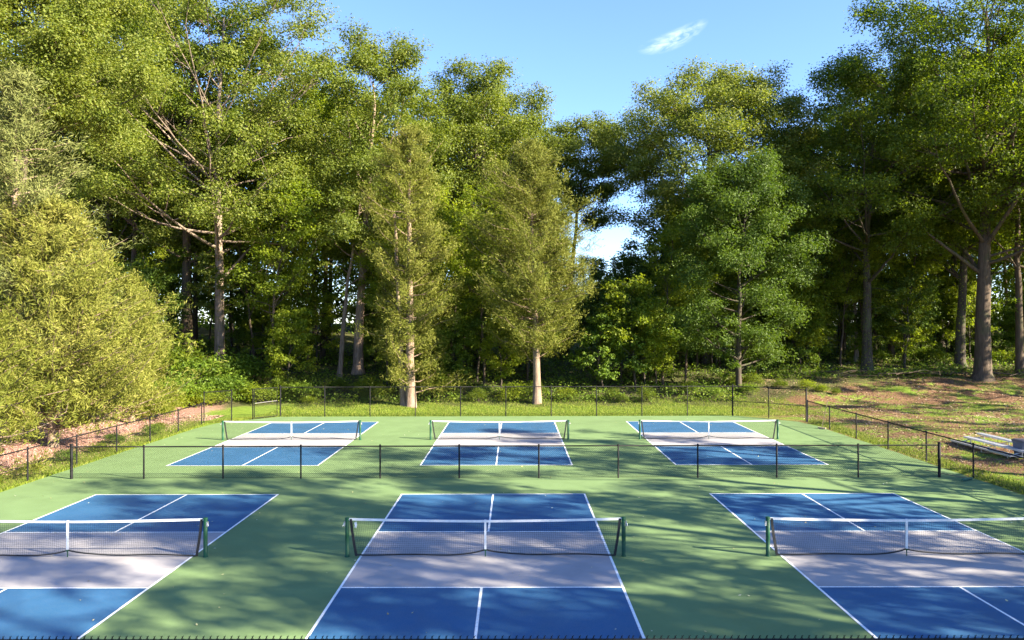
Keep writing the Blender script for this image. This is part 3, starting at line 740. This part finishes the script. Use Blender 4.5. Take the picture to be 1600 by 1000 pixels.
place(broad_tree('oak_tree', 19, 25.5, 0.42, 9.5, 9.0, nl=36, ncl=6, clr=1.4, tufts=12, lpt=15, ls=0.24, top_t=0.5, mat='leaf_dark', bark='bark_dark', low=4, ivy=900), x, y,
      'dark straight-trunked oak beside the pale forked tree on the right')
x, y = atY(1530, 58.5)
T9 = place(broad_tree('oak_tree', 20, 33, 0.60, 11, 11.0, nl=58, ncl=7, clr=1.5, tufts=12, lpt=15, ls=0.24, top_t=0.55, mat='leaf_dark', bark='bark_grey', low=2), x, y,
           'massive grey-brown oak with flared foot on the bare ground at the right')
x, y = atY(1588, 60)
place(broad_tree('oak_tree', 21, 27, 0.30, 10, 6.5, nl=34, ncl=5, clr=1.3, tufts=11, lpt=15, ls=0.24, lean=(-2.0, 0), mat='leaf_gold', bark='bark_grey'), x, y,
      'curving pale-trunked tree at the right edge beside the massive oak')
x, y = atY(1495, 63)
place(broad_tree('oak_tree', 22, 24, 0.40, 9, 7.0, nl=26, ncl=5, clr=1.3, tufts=11, lpt=15, ls=0.24, mat='leaf_dark', bark='bark_dark', ivy=500), x, y,
      'black-trunked tree just left of and behind the massive oak')
x, y = atY(1334, 66)
place(broad_tree('forked_tree', 23, 15, 0.20, 6.5, 4.5, nl=14, ncl=3, clr=1.1, tufts=9, lpt=13, ls=0.23, bare=0.35, mat='leaf_gold', bark='bark_dead', trunk_top=0.6), x, y,
      'pale sunlit forked tree just left of the dark straight-trunked oak')
x, y = atY(25, 41)
place(broad_tree('tulip_tree', 24, 24.5, 0.35, 14.5, 6.2, nl=28, ncl=6, clr=1.3, tufts=16, lpt=22, ls=0.19, mat='leaf_oak', top_t=0.5, bark='bark_grey'), x, y,
      'pale leafed tree rising over the cedars at the top left corner')
x, y = atY(170, 70)
place(broad_tree('oak_tree', 25, 33, 0.45, 9, 8.5, nl=30, ncl=6, clr=1.5, tufts=11, lpt=15, ls=0.26, mat='leaf_dark', bark='bark_dark'), x, y,
      'dark tree in shade between the left cedars and the thick grey-trunked oak')
# cedars
x, y = atY(80, 34.0)
C1 = place(cedar_tree('cedar_tree', 31, 11.0, 0.20, 1.6, 5.5, nb=300, per=13, sl=0.24, sw=0.17, blades=30, tuft=0.33, mat='leaf_cedar', cone=1.6, wide=0.24, gaps=0.05), x, y,
           'widest cedar, drooping to the pink mulch beside the left fence')
x, y = atY(5, 33.5)
place(cedar_tree('cedar_tree', 32, 16.6, 0.22, 2.0, 3.9, nb=240, per=10, sl=0.25, sw=0.17, blades=30, tuft=0.36, mat='leaf_cedar_grey', cone=1.6, wide=0.3, gaps=0.06), x, y,
      'tallest grey green cedar at the left edge')
x, y = atY(205, 42)
place(cedar_tree('cedar_tree', 33, 8.2, 0.14, 0.9, 3.2, nb=150, per=9, sl=0.24, sw=0.17, blades=26, tuft=0.33, mat='leaf_cedar', wide=0.2), x, y,
      'smaller cedar behind the widest one, nearest the far left corner')
x, y = atY(-20, 27)
place(cedar_tree('cedar_tree', 34, 7.0, 0.15, 0.6, 2.9, nb=130, per=9, sl=0.23, sw=0.17, blades=28, tuft=0.3, mat='leaf_cedar', wide=0.2), x - 0.6, y,
      'low cedar cut off by the left edge, nearest of all the cedars')
x, y = atY(641, 51.8)
place(cedar_tree('cedar_tree', 35, 19.3, 0.33, 2.0, 3.5, nb=260, per=11, sl=0.26, sw=0.18, blades=26, tuft=0.38, mat='leaf_cedar', cone=1.9, wide=0.5, gaps=0.2, twin=True), x, y,
      'forked-trunk cedar behind the tall fence left of the straight-trunked cedar')
x, y = atY(835, 52.5)
place(cedar_tree('cedar_tree', 36, 18.2, 0.27, 3.8, 4.2, nb=320, per=12, sl=0.25, sw=0.17, blades=28, tuft=0.42, mat='leaf_cedar', cone=2.0, wide=0.4, gaps=0.1), x, y,
      'straight-trunked olive cedar behind the tall fence, at the centre')

# ------------------------------------------------------------------ trees of the right side, out of frame but shading the courts
sh0 = broad_tree('oak_tree', 41, 21, 0.35, 6.5, 5.4, nl=18, ncl=4, clr=1.15, tufts=9, lpt=14, ls=0.27, mat='leaf_dark', bark='bark_grey', top_t=0.5)
sh1 = broad_tree('oak_tree', 42, 19.5, 0.33, 5.5, 5.0, nl=18, ncl=4, clr=1.25, tufts=9, lpt=14, ls=0.27, mat='leaf_dark', bark='bark_grey', top_t=0.45)
SHADE = [(27.5, -18.5, 1.15, 0), (28.5, -10.5, 1.25, 1), (27, -3.5, 1.24, 0), (29, 3.8, 1.2, 1), (27.5, 10.5, 1.08, 0), (29.5, 17.0, 1.08, 1), (29.5, 23.5, 0.85, 0), (38.5, -14, 1.4, 0), (38, 2, 1.38, 1)]
used = {0: False, 1: False}
for i, (x, y, s, k) in enumerate(SHADE):
    src = (sh0, sh1)[k]
    o = src if not used[k] else copy_tree(src); used[k] = True
    place(o, x, y, 'roadside oak standing right of the courts, outside the picture', 'tree', 'oaks right of the courts', s, rz=i * 1.7)
# trees further right that dapple the lawn
for i, (x, y, s, k) in enumerate([(42, 33, 0.62, 0), (46, 40, 0.74, 1), (50, 47, 0.82, 0), (49, 55, 1.05, 0), (54, 62, 1.3, 1), (58, 49, 0.8, 0), (46, 66, 1.25, 0)]):
    o = copy_tree((sh0, sh1)[k])
    place(o, x, y, 'oak at the far right beyond the bare ground', 'tree', 'oaks beyond the right edge', s, rz=i * 2.1 + 0.5)

# ------------------------------------------------------------------ woods behind
bgA = broad_tree('forest_tree', 51, 24, 0.28, 8, 5.6, nl=26, ncl=5, clr=1.5, tufts=9, lpt=13, ls=0.30, mat='leaf_oak', bark='bark_dark', low=3)
bgB = broad_tree('forest_tree', 52, 22, 0.22, 6, 5.0, nl=24, ncl=5, clr=1.4, tufts=9, lpt=13, ls=0.30, mat='leaf_dark', bark='bark_dark', low=4)
bgC = broad_tree('forest_tree', 53, 26, 0.26, 11, 5.4, nl=24, ncl=5, clr=1.5, tufts=9, lpt=13, ls=0.30, mat='leaf_gold', bark='bark_grey')
bg = [bgA, bgB, bgC]; bused = [False] * 3
rs = np.random.RandomState(77)
def toplimit(u):      # skyline of the woods behind, as a tree height allowed at that bearing
    return float(np.interp(u, [-400, 450, 560, 640, 680, 760, 860, 895, 925, 1000, 1030, 1235, 1262, 1330, 1420, 2000],
                           [-60, -40, 60, 120, 140, 130, 190, 350, 400, 405, 330, 200, 170, 120, 30, -40]))
def region(u):
    for lim, nm in ((130, 'behind the tallest cedar'), (270, 'behind the smaller left cedar'), (420, 'behind the pale-trunked oak'), (590, 'behind the reddish-trunked oak'), (740, 'behind the forked cedar'), (880, 'behind the straight-trunked cedar'),
                    (1030, 'under the sky notch'), (1230, 'behind the cool green maple'), (1400, 'behind the straight-trunked dark oak')):
        if u < lim: return nm
    return 'behind the massive oak'
count = 0
for row, Y in enumerate([70, 79, 89, 100]):
    step = 6.6 + row * 0.6; x = -0.80 * Y - 6
    while x < 0.80 * Y + 12:
        X = x + rs.uniform(-1.6, 1.6); YY = Y + rs.uniform(-2.5, 2.5); x += step
        k = rs.randint(3); u = UC + (X - CX) / YY * FPX
        cr_px = 5.5 / YY * FPX
        lim = max(toplimit(u), toplimit(u - cr_px * 0.5), toplimit(u + cr_px * 0.5))
        maxh = vz(lim, YY) - float(terrain(X, YY)); H0 = (24, 22, 26)[k]
        s = min(rs.uniform(0.95, 1.3), maxh / H0)
        if s < 0.25: continue
        o = bg[k] if not bused[k] else copy_tree(bg[k]); bused[k] = True
        ad = ('olive green', 'dark green', 'yellow green')[k]; rg = region(u); fr = 'standing forward' if row < 2 else 'far back'
        place(o, X, YY, '%s wild tree %s in the woods %s' % (ad, fr, rg), 'tree', '%s trees %s %s' % (ad, fr, rg), s, rz=rs.uniform(0, 6.28))
        count += 1
# saplings and low trees of the understorey
sapA = broad_tree('sapling', 61, 7.0, 0.07, 1.6, 2.0, nl=16, ncl=4, clr=0.75, tufts=9, lpt=12, ls=0.20, mat='leaf_gold', bark='bark_dark', up=0.6)
sapB = broad_tree('sapling', 62, 9.0, 0.09, 3.0, 2.3, nl=18, ncl=4, clr=0.8, tufts=9, lpt=12, ls=0.20, mat='leaf_fresh', bark='bark_dark', up=0.6)
sapC = broad_tree('sapling', 63, 5.0, 0.05, 0.8, 1.7, nl=14, ncl=4, clr=0.65, tufts=9, lpt=12, ls=0.19, mat='leaf_shrub', bark='bark_dark', up=0.6)
saps = [sapA, sapB, sapC]; sused = [False] * 3
for i in range(130):
    YY = 55.5 + 24 * rs.rand() ** 1.5; X = rs.uniform(-0.70 * YY, 0.74 * YY)
    if X > 16 and YY < 63: YY += 7
    us = UC + (X - CX) / YY * FPX
    if YY < 65 and any(abs(us - q) < 34 for q in (288, 339, 556, 1350, 1530)): YY += 9
    k = rs.randint(3); o = saps[k] if not sused[k] else copy_tree(saps[k]); sused[k] = True
    rg = region(UC + (X - CX) / YY * FPX); ad = ('low yellow green', 'taller cool green', 'short bushy green')[k]
    place(o, X, YY, '%s sapling in the understorey %s' % (ad, rg), 'sapling', '%s saplings %s' % (ad, rg), rs.uniform(0.75, 1.3), rz=rs.uniform(0, 6.28))
poleT = broad_tree('slim_tree', 64, 13.5, 0.10, 5.5, 2.6, nl=18, ncl=4, clr=1.0, tufts=10, lpt=13, ls=0.20, mat='leaf_gold', bark='bark_grey', low=3)
used_pole = False
for i in range(44):
    YY = rs.uniform(56.5, 68); X = -30 + 66 * (i + rs.uniform(-0.4, 0.4)) / 44.0
    if X > 16: YY = max(YY, 64)
    u = UC + (X - CX) / YY * FPX
    if 840 < u < 1030: continue
    if 255 < u < 380 or 500 < u < 600: continue
    o = poleT if not used_pole else copy_tree(poleT); used_pole = True
    rg = region(u); place(o, X, YY, 'slim bare-stemmed young tree with a thin crown %s' % rg, 'tree', 'slim young trees %s' % rg, rs.uniform(0.8, 1.2), rz=rs.uniform(0, 6.28))
# bushes
shA = shrub('bush', 71, 1.2, 1.5, 60, 34, 0.17, 'leaf_shrub'); shB = shrub('bush', 72, 1.0, 1.0, 46, 34, 0.15, 'leaf_gold'); shC = shrub('bush', 73, 1.3, 1.9, 60, 34, 0.19, 'leaf_dark')
shs = [shA, shB, shC]; shu = [False] * 3
def bush(k, x, y, s, label, group):
    o = shs[k] if not shu[k] else copy_tree(shs[k]); shu[k] = True
    place(o, x, y, label, 'bush', group, s, rz=rs.uniform(0, 6.28))
for i in range(34):
    X = -20 + 46 * (i + rs.uniform(-0.7, 0.7)) / 34.0; Y = rs.uniform(52.4, 55.5) + (1.5 if X > 10 else 0)
    if min(abs(X - ux(641, 51.8)), abs(X - ux(835, 52.5))) < 1.2: Y += 1.5
    k = int(rs.choice([0, 2, 2, 1])); rg = region(UC + (X - CX) / Y * FPX); ad = ('rounded green', 'low yellowish', 'tall dark')[k]
    rg = rg.replace('behind', 'beside') if rg.startswith('behind') else rg
    bush(k, X, Y, rs.uniform(0.4, 0.95) * (0.65 if X > 6 else 1.0), '%s bush behind the back fence %s' % (ad, rg), '%s bushes by the back fence %s' % (ad, rg))
for i, (u, Y, s, k) in enumerate([(300, 50, 1.1, 1), (325, 52, 1.2, 1), (352, 53, 1.2, 0), (385, 54, 1.1, 1), (405, 53, 1.0, 1), (255, 47, 1.1, 1), (275, 49.5, 1.3, 0), (235, 44, 0.9, 1), (240, 48, 1.3, 0), (430, 54.5, 1.1, 1), (310, 55, 1.6, 0), (360, 57, 1.6, 0), (270, 56, 1.8, 2)]):
    bush(k, ux(u, Y), Y, s, 'sunlit light green bush beyond the far left corner of the courts', 'bushes at the far left corner')
for i, (x, y, s, k) in enumerate([(-17.9, 31.2, 0.35, 0), (-17.7, 33.5, 0.42, 1), (-18.3, 35.8, 0.35, 0), (-17.8, 38.4, 0.40, 0), (-18.0, 29.0, 0.38, 1), (-18.4, 40.5, 0.4, 1), (-17.7, 26.5, 0.36, 1)]):
    bush(k, x, y, s, 'small weedy plant in the mulch at the foot of the left fence', 'weeds along the left fence')
for i in range(14):
    bush(rs.choice([0, 1, 2]), rs.uniform(22, 48), rs.uniform(64, 70), rs.uniform(0.6, 1.0), 'low bush at the wood edge behind the bare ground on the right', 'bushes at the right wood edge')

# ------------------------------------------------------------------ ground cover
def scatter_leaves(n, xf, yf, rs, zf, ls, nb=0.9, asp=0.6):
    x = xf(n); y = yf(n, x); z = terrain(x, y) + zf(n, x, y)
    C = np.stack([x, y, z], 1)
    return leaves(C, rs.normal(0, nb, (n, 3)) + [0, 0, 1.0], rs.normal(0, 1, (n, 3)), ls * rs.uniform(0.5, 1.2, n), asp)
rs = np.random.RandomState(9)
# leafy undergrowth of the forest floor
n = 110000
x = rs.uniform(-50, 60, n); y = 52.8 + 32 * rs.rand(n) ** 1.5 + np.where(x > 17, 6.5 + 0.0 * x, 0)
hum = np.clip(np.sin(x * 0.8 + np.sin(y * 0.7) * 1.5) * np.cos(y * 0.6 + x * 0.2) * 0.5 + 0.5, 0, 1)
z = terrain(x, y) + (0.1 + 0.85 * hum) * rs.rand(n)
keep = hum + rs.uniform(-0.3, 0.3, n) > 0.25
C = np.stack([x, y, z], 1)[keep]; n = len(C)
tag(link('undergrowth', leaf_mesh('undergrowth', leaves(C, rs.normal(0, 0.5, (n, 3)) + [0, -0.1, 0.9], rs.normal(0, 1, (n, 3)), 0.20 * rs.uniform(0.5, 1.3, n), 0.6)), M['leaf_shrub']),
    'leafy undergrowth covering the forest floor behind the back fence', 'undergrowth', kind='stuff')
# far woods as one mass behind the last trees
n = 150000; x = rs.uniform(-105, 115, n); y = rs.uniform(104, 124, n)
uu = UC + (x - CX) / y * FPX
topz = np.where((uu > 870) & (uu < 1030), 9.0, 26.0) * (0.75 + 0.25 * np.sin(x * 0.7) * np.sin(x * 0.23 + 1)) 
z = terrain(x, y) + topz * rs.rand(n)
C = np.stack([x, y, z], 1)
tag(link('far_woods', leaf_mesh('far_woods', leaves(C, rs.normal(0, 0.6, (n, 3)) + [0, -0.2, 0.7], rs.normal(0, 1, (n, 3)), 0.62 * rs.uniform(0.5, 1.3, n), 0.65)), M['leaf_shrub']),
    'dense far woods closing the view between the trunks', 'woods', kind='stuff')
# grass blades
def blades(n, x, y, h, rs):
    a = rs.uniform(0, 6.28, n); z = terrain(x, y); w = 0.010 + 0.008 * rs.rand(n); hh = h * rs.uniform(0.4, 1.2, n)
    dx, dy = np.cos(a) * w, np.sin(a) * w; lx, ly = rs.normal(0, 0.35, n) * hh, rs.normal(0, 0.35, n) * hh
    V = np.stack([np.stack([x - dx, y - dy, z - 0.01], 1), np.stack([x + dx, y + dy, z - 0.01], 1), np.stack([x + lx, y + ly, z + hh], 1)], 1)
    return V.reshape(-1, 3)
def noise2(x, y): return np.sin(x * 1.1 + 1.7 * np.sin(y * 0.6)) * np.cos(y * 0.9 + np.sin(x * 0.5)) * 0.5 + 0.5
Vs = []
n = 60000; x = rs.uniform(-15, 20, n); y = rs.uniform(46.35, 54, n); Vs.append(blades(n, x, y, 0.11, rs))
n = 60000; x = rs.uniform(17.8, 46, n); y = rs.uniform(24, 66, n); kk = (noise2(x, y) > 0.42) & (x < 0.75 * y + 2); x, y = x[kk], y[kk]; Vs.append(blades(len(x), x, y, 0.10, rs))
n = 26000; y = rs.uniform(22, 44, n); x = -16.75 - np.abs(rs.normal(0, 0.75, n)); Vs.append(blades(n, x, y, 0.12, rs))
n = 9000; x = rs.uniform(17.5, 18.6, n); y = rs.uniform(22, 44, n); Vs.append(blades(n, x, y, 0.13, rs))
n = 9000; s = rs.rand(n); x = -16.7 + s * 3.2 + rs.normal(0, 0.2, n); y = 43.3 + s * 2.9 + np.abs(rs.normal(0, 0.5, n)) + 0.1; Vs.append(blades(n, x, y, 0.12, rs))
V = np.concatenate(Vs)
me = mesh_np('grass', V, None, np.arange(len(V)).reshape(-1, 3))
tag(link('grass', me, M['grass']), 'short green grass edging the courts and lawn', 'grass', kind='stuff')
# leaf litter on the right and twigs
n = 60000; x = rs.uniform(17.7, 48, n); y = rs.uniform(24, 68, n); kk = (noise2(x, y) < 0.62) & (x < 0.75 * y + 2); x, y = x[kk], y[kk]; n = len(x)
C = np.stack([x, y, terrain(x, y) + 0.015 + 0.02 * rs.rand(n)], 1)
tag(link('leaf_litter', leaf_mesh('leaf_litter', leaves(C, rs.normal(0, 0.35, (n, 3)) + [0, 0, 1], rs.normal(0, 1, (n, 3)), rs.uniform(0.06, 0.15, n), 0.6)), M['litter']),
    'brown fallen leaves over the bare ground on the right', 'leaf litter', kind='stuff')
n = 42000; y = rs.uniform(22, 47, n); x = -17.3 - 10 * rs.rand(n) ** 1.3
C = np.stack([x, y, terrain(x, y) + 0.012 + 0.02 * rs.rand(n)], 1)
tag(link('mulch_chips', leaf_mesh('mulch_chips', leaves(C, rs.normal(0, 0.35, (n, 3)) + [0, 0, 1], rs.normal(0, 1, (n, 3)), rs.uniform(0.05, 0.12, n), 0.5)), M['chips']),
    'pinkish wood mulch under the cedars left of the fence', 'mulch', kind='stuff')
n = 420; x = rs.uniform(-16, 17, n); y = 10 + 35 * rs.rand(n) ** 0.9
C = np.stack([x, y, np.full(n, 0.034)], 1)
tag(link('fallen_leaves', leaf_mesh('fallen_leaves', leaves(C, rs.normal(0, 0.25, (n, 3)) + [0, 0, 1], rs.normal(0, 1, (n, 3)), rs.uniform(0.03, 0.085, n), 0.6)), M['bits']),
    'small dry leaves and bits scattered over the court pavement', 'leaf litter', kind='stuff')
# brush pile of fallen branches on the right ground
mb = MB()
for i in range(70):
    x = rs.uniform(-7, 9); y = rs.uniform(-1.6, 1.6); a = rs.normal(0, 0.5); Lb = rs.uniform(0.8, 3.0); z = rs.uniform(0.03, 0.30)
    P = np.array([(x - math.cos(a) * Lb / 2, y - math.sin(a) * Lb / 2, z), (x, y + rs.normal(0, 0.1), z + rs.normal(0.1, 0.1)), (x + math.cos(a) * Lb / 2, y + math.sin(a) * Lb / 2, max(0.03, z + rs.normal(0, 0.12)))])
    mb.tube(P, [0.035, 0.028, 0.010], 5)
bx, by = ux(1440, 60), 60.0
o = mb.build('fallen_branches', M['bark_grey'], None, (bx, by, float(terrain(bx, by)) - 0.02)); tag(o, 'tangle of dry fallen branches lying left of the massive oak', 'branches', kind='stuff')
print('trees', count)
